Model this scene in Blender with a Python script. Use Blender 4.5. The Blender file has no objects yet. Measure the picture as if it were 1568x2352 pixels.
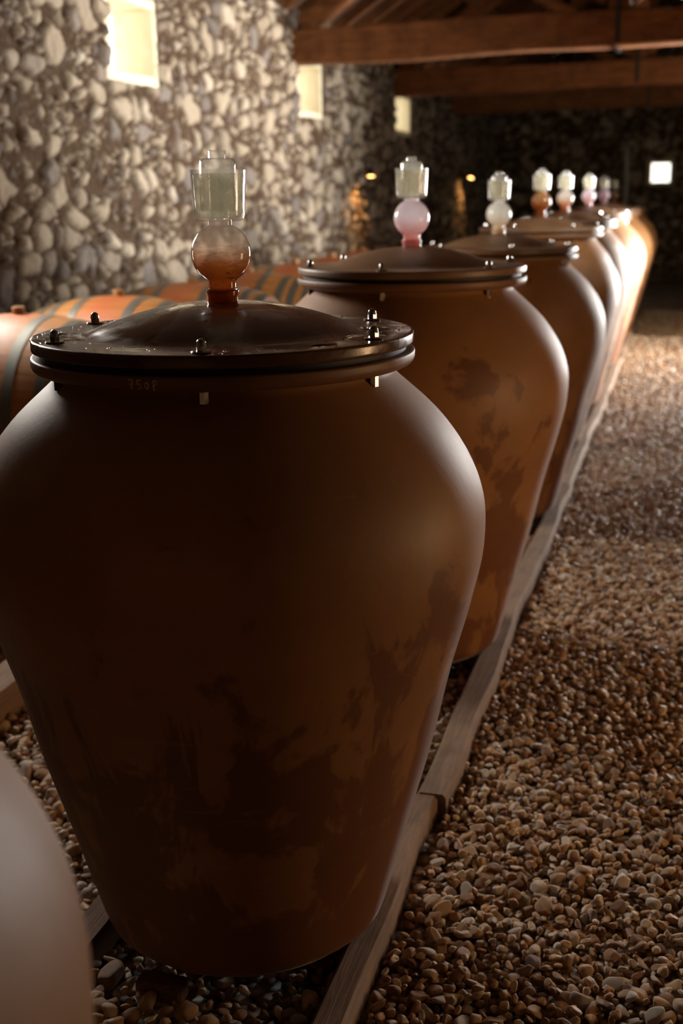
import bpy, math, random
import numpy as np
from mathutils import Vector, Matrix

random.seed(7)
rng = np.random.default_rng(11)
PI = math.pi
scn = bpy.context.scene
COL = scn.collection

# ------------------------------------------------------------------ camera
CAM_H = 1.671
pitch, yaw, roll, fpx = 0.2624, 0.283, 0.0156, 2700.0
fw = Vector((-math.sin(yaw) * math.cos(pitch), math.cos(yaw) * math.cos(pitch), -math.sin(pitch)))
rt = Vector((math.cos(yaw), math.sin(yaw), 0))
up = rt.cross(fw)
r2 = rt * math.cos(roll) - up * math.sin(roll)
u2 = up * math.cos(roll) + rt * math.sin(roll)
cd = bpy.data.cameras.new('camera')
cam = bpy.data.objects.new('camera', cd)
COL.objects.link(cam)
m3 = Matrix((r2, u2, -fw)).transposed()
cam.matrix_world = Matrix.Translation((0, 0, CAM_H)) @ m3.to_4x4()
cd.sensor_fit = 'VERTICAL'
cd.sensor_height = 36.0
cd.lens = fpx / 2352 * 36.0
cd.clip_start = 0.02
cd.dof.use_dof = True
cd.dof.focus_distance = 2.45
cd.dof.aperture_fstop = 2.7
scn.camera = cam
scn.cycles.transparent_max_bounces = 32

# ------------------------------------------------------------------ world, lights, exposure
scn.view_settings.view_transform = 'Standard'
scn.view_settings.look = 'None'
scn.view_settings.exposure = 0.0
scn.view_settings.gamma = 1.0
scn.view_settings.use_curve_mapping = False
w = bpy.data.worlds.new('world')
scn.world = w
w.use_nodes = True
bg = w.node_tree.nodes['Background']
bg.inputs[0].default_value = (1.0, 0.95, 0.84, 1)
bg.inputs[1].default_value = 2.6


def area(name, loc, aim, sx, sy, power, col, spread=180):
    l = bpy.data.lights.new(name, 'AREA')
    l.shape = 'RECTANGLE'
    l.size, l.size_y = sx, sy
    l.energy = power
    l.color = col
    l.spread = math.radians(spread)
    o = bpy.data.objects.new(name, l)
    COL.objects.link(o)
    o.location = loc
    o.rotation_euler = (Vector(aim) - Vector(loc)).to_track_quat('-Z', 'Y').to_euler()
    return o


# daylight in the wide doorway of the right wall, far down the row
area('daylight_doorway', (2.55, 13.6, 1.55), (-4.0, 7.4, 1.75), 1.7, 2.3, 600, (1.0, 0.97, 0.93), 116)
# low sun slanting through the same doorway onto the gravel
sl = bpy.data.lights.new('sun', 'SUN')
sl.energy = 6.0
sl.angle = math.radians(2)
sl.color = (1.0, 0.95, 0.86)
so = bpy.data.objects.new('sun', sl)
COL.objects.link(so)
so.rotation_euler = Vector((-.80, .12, -.58)).to_track_quat('-Z', 'Y').to_euler()
# added narrow fill in two made-up high windows, aimed at the wall opposite
area('wall_fill_light', (2.42, 6.4, 2.85), (-4.0, 9.3, 2.6), .72, .45, 40, (1.0, 0.94, 0.85), 54)
area('wall_fill_light', (2.42, 10.2, 2.85), (-4.0, 11.4, 2.9), .72, .45, 12, (1.0, 0.94, 0.85), 34)
# added warm fill for gravel and jars, set in a made-up side doorway
area('warm_fill_light', (2.72, 3.4, .95), (-.3, 3.0, .1), .85, 1.2, 27, (1.0, 0.60, 0.30), 150)
# daylight in the window of the left wall just outside the frame
area('daylight_side_window', (-4.1, 5.2, 2.3), (-1.0, 4.0, 1.3), 1.1, 0.8, 95, (1.0, 0.93, 0.85), 160)

# ------------------------------------------------------------------ helpers


def nt(name):
    m = bpy.data.materials.new(name)
    m.use_nodes = True
    t = m.node_tree
    return m, t, t.nodes['Principled BSDF'], t.nodes['Material Output']


def N(t, kind, **kw):
    n = t.nodes.new('ShaderNode' + kind)
    for k, v in kw.items():
        if k.startswith('i_'):
            n.inputs[k[2:].replace('_', ' ')].default_value = v
        else:
            setattr(n, k, v)
    return n


def ramp(t, fac, stops):
    r = t.nodes.new('ShaderNodeValToRGB')
    e = r.color_ramp.elements
    while len(e) < len(stops):
        e.new(0.5)
    for i, (p, c) in enumerate(stops):
        e[i].position = p
        e[i].color = (c[0], c[1], c[2], 1) if not isinstance(c, (int, float)) else (c, c, c, 1)
    t.links.new(fac, r.inputs[0])
    return r.outputs[0]


def noise(t, scale, detail=4, rough=0.55, vec=None, dist=0.0):
    n = t.nodes.new('ShaderNodeTexNoise')
    n.inputs['Scale'].default_value = scale
    n.inputs['Detail'].default_value = detail
    n.inputs['Roughness'].default_value = rough
    n.inputs['Distortion'].default_value = dist
    if vec is not None:
        t.links.new(vec, n.inputs['Vector'])
    return n.outputs['Fac']


def mapping(t, scale=(1, 1, 1), loc=(0, 0, 0), rand=False):
    tc = t.nodes.new('ShaderNodeTexCoord')
    mp = t.nodes.new('ShaderNodeMapping')
    mp.inputs['Scale'].default_value = scale
    mp.inputs['Location'].default_value = loc
    t.links.new(tc.outputs['Object'], mp.inputs['Vector'])
    if rand:
        oi = t.nodes.new('ShaderNodeObjectInfo')
        cm = t.nodes.new('ShaderNodeMath')
        cm.operation = 'MULTIPLY'
        cm.inputs[1].default_value = 37.0
        t.links.new(oi.outputs['Random'], cm.inputs[0])
        cb = t.nodes.new('ShaderNodeCombineXYZ')
        t.links.new(cm.outputs[0], cb.inputs[0])
        t.links.new(cm.outputs[0], cb.inputs[1])
        t.links.new(cb.outputs[0], mp.inputs['Location'])
    return mp.outputs[0]


def mixc(t, fac, a, b, mode='MIX'):
    m = t.nodes.new('ShaderNodeMix')
    m.data_type = 'RGBA'
    m.blend_type = mode
    for s, v in ((0, fac), (6, a), (7, b)):
        if hasattr(v, 'is_output') or isinstance(v, bpy.types.NodeSocket):
            t.links.new(v, m.inputs[s])
        elif s == 0:
            m.inputs[0].default_value = v
        else:
            m.inputs[s].default_value = (v[0], v[1], v[2], 1)
    return m.outputs[2]


def math_(t, op, a, b=0.0, clamp=False):
    m = t.nodes.new('ShaderNodeMath')
    m.operation = op
    m.use_clamp = clamp
    for i, v in enumerate((a, b)):
        if isinstance(v, bpy.types.NodeSocket):
            t.links.new(v, m.inputs[i])
        else:
            m.inputs[i].default_value = v
    return m.outputs[0]


def bump(t, h, strength, dist, bsdf):
    b = t.nodes.new('ShaderNodeBump')
    b.inputs['Strength'].default_value = strength
    b.inputs['Distance'].default_value = dist
    t.links.new(h, b.inputs['Height'])
    t.links.new(b.outputs[0], bsdf.inputs['Normal'])
    return b


def new_obj(name, verts, faces, mat=None, parent=None, smooth=True, autosmooth=None):
    me = bpy.data.meshes.new(name)
    me.from_pydata([tuple(v) for v in verts], [], faces)
    me.validate()
    me.update()
    if smooth:
        me.polygons.foreach_set('use_smooth', [True] * len(me.polygons))
    if autosmooth:
        me.set_sharp_from_angle(angle=math.radians(autosmooth))
    o = bpy.data.objects.new(name, me)
    COL.objects.link(o)
    if mat:
        me.materials.append(mat)
    if parent:
        o.parent = parent
    return o


class MB:
    def __init__(s):
        s.v = []
        s.f = []

    def add(s, v, f):
        n = len(s.v)
        s.v += [tuple(x) for x in v]
        s.f += [tuple(i + n for i in q) for q in f]
        return s

    def box(s, c, d, rot=None, bev=0.0):
        x, y, z = d[0] / 2, d[1] / 2, d[2] / 2
        if bev > 0:
            b = min(bev, x * .9, y * .9, z * .9)
            vs, fs = [], []
            import itertools
            idx = {}
            for sx, sy, sz in itertools.product((-1, 1), repeat=3):
                for ax in range(3):
                    p = [sx * (x - b), sy * (y - b), sz * (z - b)]
                    p[ax] = (sx * x, sy * y, sz * z)[ax]
                    idx[(sx, sy, sz, ax)] = len(vs)
                    vs.append(p)
            for sx, sy, sz in itertools.product((-1, 1), repeat=3):
                fs.append([idx[(sx, sy, sz, a)] for a in range(3)])
            for ax in range(3):
                o1, o2 = [a for a in range(3) if a != ax]
                for sg in (-1, 1):
                    q = []
                    for a, bb in ((-1, -1), (1, -1), (1, 1), (-1, 1)):
                        k = [0, 0, 0]
                        k[ax] = sg
                        k[o1] = a
                        k[o2] = bb
                        q.append(idx[(*k, ax)])
                    fs.append(q)
            for ax in range(3):
                o1, o2 = [a for a in range(3) if a != ax]
                for a, bb in ((-1, -1), (1, -1), (1, 1), (-1, 1)):
                    k0 = [0, 0, 0]
                    k0[ax] = -1
                    k0[o1] = a
                    k0[o2] = bb
                    k1 = list(k0)
                    k1[ax] = 1
                    fs.append([idx[(*k0, o1)], idx[(*k1, o1)], idx[(*k1, o2)], idx[(*k0, o2)]])
        else:
            vs = [(-x, -y, -z), (x, -y, -z), (x, y, -z), (-x, y, -z), (-x, -y, z), (x, -y, z), (x, y, z), (-x, y, z)]
            fs = [(0, 3, 2, 1), (4, 5, 6, 7), (0, 1, 5, 4), (1, 2, 6, 5), (2, 3, 7, 6), (3, 0, 4, 7)]
        out = []
        for p in vs:
            p = Vector(p)
            if rot is not None:
                p = rot @ p
            out.append(p + Vector(c))
        return s.add(out, fs)

    def bar(s, a, b, w_, h_, bev=0.008):
        a, b = Vector(a), Vector(b)
        d = (b - a)
        L = d.length
        R = d.to_track_quat('X', 'Z').to_matrix()
        return s.box((a + b) / 2, (L, w_, h_), R, bev)

    def lathe(s, prof, n=48, axis=None, close=False, jit=None):
        # prof: (r,z) list; revolve round local Z, then transform by axis matrix
        vs, fs = [], []
        M = axis if axis is not None else Matrix.Identity(4)
        ring = []
        for r, z in prof:
            if r < 1e-6:
                ring.append([len(vs)])
                vs.append(M @ Vector((0, 0, z)))
            else:
                ids = []
                for k in range(n):
                    a = 2 * PI * k / n
                    rr = r if jit is None else jit(r, z, a)
                    ids.append(len(vs))
                    vs.append(M @ Vector((rr * math.cos(a), rr * math.sin(a), z)))
                ring.append(ids)
        pairs = list(zip(ring[:-1], ring[1:]))
        if close:
            pairs.append((ring[-1], ring[0]))
        for A, B in pairs:
            if len(A) == 1 and len(B) == 1:
                continue
            for k in range(n):
                k2 = (k + 1) % n
                if len(A) == 1:
                    fs.append((A[0], B[k2], B[k]))
                elif len(B) == 1:
                    fs.append((A[k], A[k2], B[0]))
                else:
                    fs.append((A[k], A[k2], B[k2], B[k]))
        return s.add(vs, fs)

    def tube(s, pts, r, n=8):
        pts = [Vector(p) for p in pts]
        vs, fs = [], []
        for i, p in enumerate(pts):
            d = (pts[min(i + 1, len(pts) - 1)] - pts[max(i - 1, 0)]).normalized()
            q = d.to_track_quat('Z', 'Y').to_matrix()
            for k in range(n):
                a = 2 * PI * k / n
                vs.append(p + q @ Vector((r * math.cos(a), r * math.sin(a), 0)))
        for i in range(len(pts) - 1):
            for k in range(n):
                fs.append((i * n + k, i * n + (k + 1) % n, (i + 1) * n + (k + 1) % n, (i + 1) * n + k))
        fs.append(tuple(range(n))[::-1])
        fs.append(tuple((len(pts) - 1) * n + k for k in range(n)))
        return s.add(vs, fs)

    def build(s, name, mat, parent=None, smooth=True, auto=35):
        return new_obj(name, s.v, s.f, mat, parent, smooth, auto if smooth else None)


def tag(o, label=None, cat=None, group=None, kind=None):
    if label:
        o['label'] = label
    if cat:
        o['category'] = cat
    if group:
        o['group'] = group
    if kind:
        o['kind'] = kind
    return o


def empty(name, loc, rz=0.0):
    o = bpy.data.objects.new(name, None)
    o.empty_display_size = 0.1
    COL.objects.link(o)
    o.location = loc
    o.rotation_euler = (0, 0, rz)
    return o


def copy_tree(o, parent=None):
    c = o.copy()
    COL.objects.link(c)
    c.parent = parent
    for ch in list(o.children):
        copy_tree(ch, c)
    return c


def hermite(hk, rk, x):
    hk, rk, x = np.array(hk, float), np.array(rk, float), np.array(x, float)
    m = np.gradient(rk, hk)
    i = np.clip(np.searchsorted(hk, x) - 1, 0, len(hk) - 2)
    h = hk[i + 1] - hk[i]
    t = (x - hk[i]) / h
    return (2*t**3-3*t**2+1)*rk[i]+(t**3-2*t**2+t)*h*m[i]+(-2*t**3+3*t**2)*rk[i+1]+(t**3-t**2)*h*m[i+1]


# ------------------------------------------------------------------ materials
M = {}

# rubble masonry: the stone mask and tone come from the relief of the wall mesh
m, t, b, o_ = nt('rubble_masonry')
at = N(t, 'Attribute', attribute_name='stone')
tn = N(t, 'Attribute', attribute_name='tone')
v = mapping(t)
n1 = noise(t, 9, 6, .65, v)
n2 = noise(t, 45, 4, .6, v)
c_st = ramp(t, tn.outputs['Fac'], [(0, (.10, .095, .10)), (.16, (.20, .18, .17)), (.3, (.33, .275, .21)), (.6, (.40, .335, .25)), (.85, (.46, .395, .31)), (1, (.54, .48, .39))])
c_st = mixc(t, math_(t, 'MULTIPLY', n1, .55), c_st, (.26, .19, .12))
c_mo = mixc(t, n1, (.085, .046, .02), (.028, .015, .008))
fac = math_(t, 'ADD', at.outputs['Fac'], math_(t, 'MULTIPLY', math_(t, 'SUBTRACT', n2, .5), .8), True)
c = mixc(t, fac, c_mo, c_st)
t.links.new(c, b.inputs['Base Color'])
b.inputs['Roughness'].default_value = .92
b.inputs['Specular IOR Level'].default_value = .2
bump(t, math_(t, 'ADD', n2, n1), .6, .012, b)
M['masonry'] = m

m, t, b, o_ = nt('dressed_limestone')
v = mapping(t)
c = ramp(t, noise(t, 8, 5, .6, v), [(.3, (.78, .68, .46)), (.7, (.88, .80, .60))])
t.links.new(c, b.inputs['Base Color'])
b.inputs['Roughness'].default_value = .9
bump(t, noise(t, 30, 4, .6, v), .4, .01, b)
M['limestone'] = m


def wood_mat(name, dark, light, sx=(1, 14, 14), rough=.7, grey=None, spec=.3):
    m, t, b, o_ = nt(name)
    v = mapping(t, sx, rand=True)
    g = noise(t, 3.0, 6, .65, v, 1.2)
    c = ramp(t, g, [(.28, dark), (.72, light)])
    v2 = mapping(t, (1, 1, 1), rand=True)
    k = noise(t, 5, 4, .6, v2)
    c = mixc(t, math_(t, 'MULTIPLY', math_(t, 'SUBTRACT', k, .45), 2.2, True), c, grey if grey else [x * .45 for x in dark])
    t.links.new(c, b.inputs['Base Color'])
    b.inputs['Roughness'].default_value = rough
    b.inputs['Specular IOR Level'].default_value = spec
    bump(t, math_(t, 'ADD', g, math_(t, 'MULTIPLY', k, .5)), .5, .006, b)
    return m


M['beam'] = wood_mat('roof_beam_oak', (.115, .038, .012), (.30, .115, .035), (1, 9, 9), .75)
M['beam_y'] = wood_mat('rafter_oak', (.10, .036, .012), (.26, .10, .032), (9, 1, 9), .75)
M['boards'] = wood_mat('roof_boards', (.055, .025, .012), (.12, .055, .025), (3, 14, 14), .85)
M['rail'] = wood_mat('weathered_rail_timber', (.17, .105, .065), (.33, .215, .14), (22, 1.2, 22), .8, (.10, .065, .042))
M['rail_dark'] = wood_mat('dark_rail_timber', (.10, .05, .03), (.22, .11, .06), (22, 1.2, 22), .8)

# terracotta
m, t, b, o_ = nt('terracotta')
v = mapping(t, rand=True)
vs_ = mapping(t, (1, 1, .22), rand=True)
vh = mapping(t, (.7, .7, 3.5), rand=True)
tc = N(t, 'TexCoord')
sep = N(t, 'SeparateXYZ')
t.links.new(tc.outputs['Object'], sep.inputs[0])
cloud = noise(t, 2.6, 5, .6, v)
mott = noise(t, 14, 5, .65, v)
base = ramp(t, cloud, [(.25, (.26, .105, .028)), (.5, (.35, .155, .046)), (.75, (.44, .205, .066))])
base = mixc(t, math_(t, 'MULTIPLY', mott, .25), base, (.20, .085, .03))
# damp red stains, denser below the belly, with crisp drying edges
stn = noise(t, 3.4, 7, .58, v, .35)
stn2 = noise(t, 5.0, 5, .6, vs_, .6)
bias = ramp(t, sep.outputs[2], [(0, .34), (.35, .31), (.72, .24), (.86, .12), (1.0, .0)])
# z is in metres: the ramp runs 0..1
st = math_(t, 'ADD', math_(t, 'MAXIMUM', stn, math_(t, 'SUBTRACT', stn2, .03)), math_(t, 'MULTIPLY', bias, .55))
mask = ramp(t, st, [(.655, 0.0), (.69, 1.0)])
base = mixc(t, math_(t, 'MULTIPLY', mask, .78), base, (.15, .043, .010))
# scrapes and tide lines
scr = noise(t, 6, 8, .75, vh, .8)
base = mixc(t, math_(t, 'MULTIPLY', ramp(t, scr, [(.60, 0.0), (.66, 1.0)]), .38), base, (.40, .20, .07))
dk = noise(t, 4.2, 8, .8, v, 1.5)
base = mixc(t, math_(t, 'MULTIPLY', ramp(t, dk, [(.64, 0.0), (.70, 1.0)]), .4), base, (.10, .04, .015))
t.links.new(base, b.inputs['Base Color'])
rg = ramp(t, cloud, [(.3, .60), (.7, .50)])
t.links.new(rg, b.inputs['Roughness'])
b.inputs['Specular IOR Level'].default_value = .6
b.inputs['Sheen Weight'].default_value = .22
b.inputs['Sheen Roughness'].default_value = .3
bump(t, math_(t, 'ADD', noise(t, 60, 5, .7, v), math_(t, 'MULTIPLY', cloud, .8)), .12, .004, b)
M['terracotta'] = m

# the same clay, varnished dark and wet, on the lids
m, t, b, o_ = nt('wet_clay_lid')
v = mapping(t, rand=True)
a_ = noise(t, 5, 5, .6, v)
c = ramp(t, a_, [(.3, (.085, .033, .014)), (.7, (.15, .065, .028))])
t.links.new(c, b.inputs['Base Color'])
r_ = ramp(t, noise(t, 7, 4, .6, v, .8), [(.42, .09), (.55, .34)])
t.links.new(r_, b.inputs['Roughness'])
b.inputs['Specular IOR Level'].default_value = .55
bump(t, noise(t, 18, 4, .6, v), .12, .004, b)
M['lid'] = m
m, t, b, o_ = nt('dry_clay_lid')
v = mapping(t, rand=True)
a_ = noise(t, 5, 5, .6, v)
c = ramp(t, a_, [(.3, (.17, .085, .04)), (.7, (.27, .15, .075))])
t.links.new(c, b.inputs['Base Color'])
b.inputs['Roughness'].default_value = .42
bump(t, noise(t, 18, 4, .6, v), .2, .004, b)
M['lid_dry'] = m
m, t, b, o_ = nt('clay_flange')
v = mapping(t, rand=True)
c = ramp(t, noise(t, 4, 6, .6, v), [(.3, (.18, .075, .026)), (.7, (.28, .13, .05))])
t.links.new(c, b.inputs['Base Color'])
b.inputs['Roughness'].default_value = .5
bump(t, noise(t, 40, 4, .6, v), .15, .003, b)
M['flange'] = m


def simple(name, col, rough=.5, metal=0.0, spec=.5):
    m, t, b, o_ = nt(name)
    v = mapping(t)
    c = mixc(t, math_(t, 'MULTIPLY', noise(t, 20, 3, .6, v), .5), col, [x * .6 for x in col])
    t.links.new(c, b.inputs['Base Color'])
    b.inputs['Roughness'].default_value = rough
    b.inputs['Metallic'].default_value = metal
    b.inputs['Specular IOR Level'].default_value = spec
    return m


M['gasket'] = simple('black_rubber', (.012, .011, .011), .6)
M['steel'] = simple('stainless_steel', (.55, .53, .50), .16, 1.0)
M['steel_dull'] = simple('galvanised_hoop', (.22, .22, .19), .5, .7)
M['chalk'] = simple('chalk_line', (.95, .82, .60), .9)
M['black_metal'] = simple('black_lamp_metal', (.02, .02, .02), .4)
M['cork'] = simple('pale_bung', (.42, .22, .09), .7)

# barrel oak
m, t, b, o_ = nt('barrel_oak')
v = mapping(t, (1.2, 16, 16), rand=True)
g = noise(t, 2.2, 5, .6, v)
tc = N(t, 'TexCoord')
sep = N(t, 'SeparateXYZ')
t.links.new(tc.outputs['Object'], sep.inputs[0])
c = ramp(t, g, [(.3, (.33, .13, .032)), (.7, (.52, .24, .068))])
ax = math_(t, 'ABSOLUTE', sep.outputs[0])
wine = math_(t, 'SUBTRACT', 1.0, math_(t, 'MULTIPLY', ax, 4.5), True)
wine = math_(t, 'MULTIPLY', wine, math_(t, 'ADD', .2, noise(t, 5, 4, .6, mapping(t, rand=True))), True)
c = mixc(t, math_(t, 'MULTIPLY', wine, .9), c, (.50, .09, .03))
# seams between staves
an = math_(t, 'ARCTAN2', sep.outputs[2], sep.outputs[1])
sm = math_(t, 'FRACT', math_(t, 'MULTIPLY', an, 34 / (2 * PI)))
sm = math_(t, 'ABSOLUTE', math_(t, 'SUBTRACT', sm, .5))
seam = ramp(t, sm, [(0, 0.0), (.46, 0.0), (.5, 1.0)])
c = mixc(t, math_(t, 'MULTIPLY', seam, .8), c, (.06, .02, .008))
t.links.new(c, b.inputs['Base Color'])
b.inputs['Roughness'].default_value = .5
bump(t, g, .25, .004, b)
M['oak'] = m

# gravel
PEB = [(0, (.15, .075, .038)), (.15, (.29, .15, .07)), (.35, (.44, .26, .13)), (.55, (.57, .38, .21)), (.75, (.64, .49, .34)), (.9, (.44, .38, .32)), (1, (.80, .70, .57))]


def pebble_mat(name, attr):
    m, t, b, o_ = nt(name)
    if attr:
        a = N(t, 'Attribute', attribute_name='tone').outputs['Fac']
    else:
        a = N(t, 'ObjectInfo').outputs['Random']
    v = mapping(t, rand=not attr)
    n = noise(t, 70, 4, .6, v)
    c = ramp(t, a, PEB)
    c = mixc(t, math_(t, 'MULTIPLY', math_(t, 'SUBTRACT', n, .4), 1.6, True), c, (.19, .085, .036))
    t.links.new(c, b.inputs['Base Color'])
    b.inputs['Roughness'].default_value = .55
    b.inputs['Specular IOR Level'].default_value = .4
    bump(t, n, .5, .004, b)
    return m


M['gravel'] = pebble_mat('river_pebbles', True)
M['pebble'] = pebble_mat('loose_pebble', False)
m, t, b, o_ = nt('gravel_bed')
v = mapping(t)
vo = N(t, 'TexVoronoi', feature='F1')
vo.inputs['Scale'].default_value = 26
t.links.new(v, vo.inputs['Vector'])
c = ramp(t, N(t, 'SeparateColor').outputs[0], PEB)
sc_ = t.nodes.new('ShaderNodeSeparateColor')
t.links.new(vo.outputs['Color'], sc_.inputs[0])
c = ramp(t, sc_.outputs[0], PEB)
c = mixc(t, ramp(t, vo.outputs['Distance'], [(.3, 0.0), (.75, 1.0)]), c, (.04, .02, .01))
t.links.new(c, b.inputs['Base Color'])
b.inputs['Roughness'].default_value = .6
hb = math_(t, 'SUBTRACT', 1.0, vo.outputs['Distance'])
bump(t, hb, 1.0, .03, b)
M['bed'] = m

# glass


def thin_glass(name, film, dens, tint, nscale=40, tl=.7, fres=.8):
    """blown glass or still water seen against the light, with a faint lime film"""
    m, t, b, out = nt(name)
    v = mapping(t, (1, 1, .6))
    n = noise(t, nscale, 5, .65, v)
    dif, trl = N(t, 'BsdfDiffuse'), N(t, 'BsdfTranslucent')
    dif.inputs[0].default_value = (*film, 1)
    trl.inputs[0].default_value = (*film, 1)
    fm = N(t, 'MixShader')
    fm.inputs[0].default_value = tl
    t.links.new(dif.outputs[0], fm.inputs[1])
    t.links.new(trl.outputs[0], fm.inputs[2])
    tr = N(t, 'BsdfTransparent')
    tr.inputs[0].default_value = (*tint, 1)
    bd = N(t, 'MixShader')
    t.links.new(ramp(t, n, [(.3, dens * .6), (.7, dens * 1.3)]), bd.inputs[0])
    t.links.new(tr.outputs[0], bd.inputs[1])
    t.links.new(fm.outputs[0], bd.inputs[2])
    gl = N(t, 'BsdfGlossy')
    gl.inputs['Roughness'].default_value = .05
    lw = N(t, 'LayerWeight')
    lw.inputs[0].default_value = .5
    fr = math_(t, 'ADD', .03, math_(t, 'MULTIPLY', math_(t, 'POWER', lw.outputs['Facing'], 4.0), fres), True)
    fin = N(t, 'MixShader')
    t.links.new(fr, fin.inputs[0])
    t.links.new(bd.outputs[0], fin.inputs[1])
    t.links.new(gl.outputs[0], fin.inputs[2])
    t.links.new(fin.outputs[0], out.inputs[0])
    return m


M['glass'] = thin_glass('clear_glass', (.90, .88, .80), .13, (.985, .985, .975))
M['cup_water'] = thin_glass('airlock_water', (.88, .85, .72), .25, (.985, .98, .95), 60, .7, .3)
m, t, b, o_ = nt('clear_water')
b.inputs['Base Color'].default_value = (.95, .95, .92, 1)
b.inputs['Roughness'].default_value = .02
b.inputs['Transmission Weight'].default_value = 1.0
b.inputs['IOR'].default_value = 1.33
M['water'] = m


def bulb_mat(name, top, bot, film_top, film_bot, zc=.10, streak=0.0):
    """thin blown glass with a dried film: top/bot film colours and how dense the film is"""
    m, t, b, out = nt(name)
    tc = N(t, 'TexCoord')
    sep = N(t, 'SeparateXYZ')
    t.links.new(tc.outputs['Object'], sep.inputs[0])
    v = mapping(t, (1, 1, 4.5), rand=True)
    n = noise(t, 22, 7, .7, v, .7)
    h = math_(t, 'MULTIPLY', math_(t, 'SUBTRACT', sep.outputs[2], zc - .03), 1 / .06)
    h = math_(t, 'ADD', h, math_(t, 'MULTIPLY', math_(t, 'SUBTRACT', n, .5), 1.1), True)
    col = mixc(t, h, bot, top)
    dens = ramp(t, h, [(0, film_bot), (1, film_top)])
    if streak > 0:
        s_ = ramp(t, noise(t, 30, 8, .8, mapping(t, (1, 1, 4), (3, 1, 2)), .5), [(.56, 0.0), (.62, 1.0)])
        band = ramp(t, sep.outputs[2], [(0, 0.0), (.045, 1.0), (.110, 1.0), (.118, 0.0)])
        s_ = math_(t, 'MULTIPLY', s_, band)
        col = mixc(t, math_(t, 'MULTIPLY', s_, streak), col, (.10, .012, .008))
        dens = math_(t, 'MAXIMUM', dens, math_(t, 'MULTIPLY', s_, streak * .8))
    dif = N(t, 'BsdfDiffuse')
    trl = N(t, 'BsdfTranslucent')
    t.links.new(col, dif.inputs[0])
    t.links.new(col, trl.inputs[0])
    film = N(t, 'MixShader')
    film.inputs[0].default_value = .65
    t.links.new(dif.outputs[0], film.inputs[1])
    t.links.new(trl.outputs[0], film.inputs[2])
    tr = N(t, 'BsdfTransparent')
    tint = mixc(t, ramp(t, h, [(0, .85), (1, .12)]), (1, 1, 1), col)
    t.links.new(tint, tr.inputs[0])
    body = N(t, 'MixShader')
    t.links.new(dens, body.inputs[0])
    t.links.new(tr.outputs[0], body.inputs[1])
    t.links.new(film.outputs[0], body.inputs[2])
    gl = N(t, 'BsdfGlossy')
    gl.inputs['Roughness'].default_value = .04
    lw = N(t, 'LayerWeight')
    lw.inputs[0].default_value = .5
    fr = math_(t, 'ADD', .04, math_(t, 'MULTIPLY', math_(t, 'POWER', lw.outputs['Facing'], 4.5), .8), True)
    fin = N(t, 'MixShader')
    t.links.new(fr, fin.inputs[0])
    t.links.new(body.outputs[0], fin.inputs[1])
    t.links.new(gl.outputs[0], fin.inputs[2])
    t.links.new(fin.outputs[0], out.inputs[0])
    return m


BULBS = [
    bulb_mat('bulb_wine_stained', (.80, .66, .52), (.50, .18, .035), .22, .52, streak=.95),
    bulb_mat('bulb_milky_pink', (.93, .86, .92), (.86, .50, .47), .72, .8, .075),
    bulb_mat('bulb_milky_white', (.92, .92, .86), (.86, .72, .56), .75, .8, .075),
    bulb_mat('bulb_amber', (.45, .26, .12), (.36, .12, .03), .7, .9),
    bulb_mat('bulb_white_orange_foot', (.78, .77, .72), (.60, .28, .14), .85, .85, .085),
    bulb_mat('bulb_pale_lilac', (.74, .70, .76), (.64, .46, .44), .85, .85),
    bulb_mat('bulb_lilac', (.78, .66, .80), (.70, .52, .52), .85, .85),
    bulb_mat('bulb_brown', (.35, .26, .20), (.46, .22, .10), .7, .85),
]


def emit(name, col, s):
    m, t, b, o_ = nt(name)
    b.inputs['Base Color'].default_value = (0, 0, 0, 1)
    b.inputs['Emission Color'].default_value = (*col, 1)
    b.inputs['Emission Strength'].default_value = s
    return m


M['lamp_glow'] = emit('warm_lamp_face', (1.0, .50, .14), 9)

# ------------------------------------------------------------------ the room
XL, XR = -4.0, 2.4
XC = (XL + XR) / 2
YB, YE = -9.0, 25.5
ZW = 3.45
FLOOR = -0.09
TH = 0.32


def vor(P, cw, ch, seed):
    """F1, F2-F1 edge distance and cell tone of a jittered-grid voronoi at P (n,2)"""
    r = np.random.default_rng(seed)
    S = 512
    jx = r.uniform(-.46, .46, (S, S))
    jy = r.uniform(-.42, .42, (S, S))
    big = r.uniform(0, 1, (S, S))
    tone = r.uniform(0, 1, (S, S))
    q = P / np.array([cw, ch])
    ci = np.floor(q).astype(int)
    best = np.full(len(P), 9e9)
    sec = np.full(len(P), 9e9)
    bt = np.zeros(len(P))
    for dx in (-2, -1, 0, 1, 2):
        for dy in (-2, -1, 0, 1, 2):
            cx = (ci[:, 0] + dx)
            cy = (ci[:, 1] + dy)
            a, b_ = cx % S, cy % S
            sx = cx + .5 + jx[a, b_]
            sy = cy + .5 + jy[a, b_]
            ax_, ay_ = np.abs(q[:, 0] - sx), np.abs(q[:, 1] - sy)
            d = .55 * np.hypot(ax_, ay_) + .45 * np.maximum(ax_, ay_) - .55 * (big[a, b_] ** 4)
            new = d < best
            sec = np.where(new, best, np.minimum(sec, d))
            bt = np.where(new, tone[a, b_], bt)
            best = np.where(new, d, best)
    return best, sec - best, bt


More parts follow.
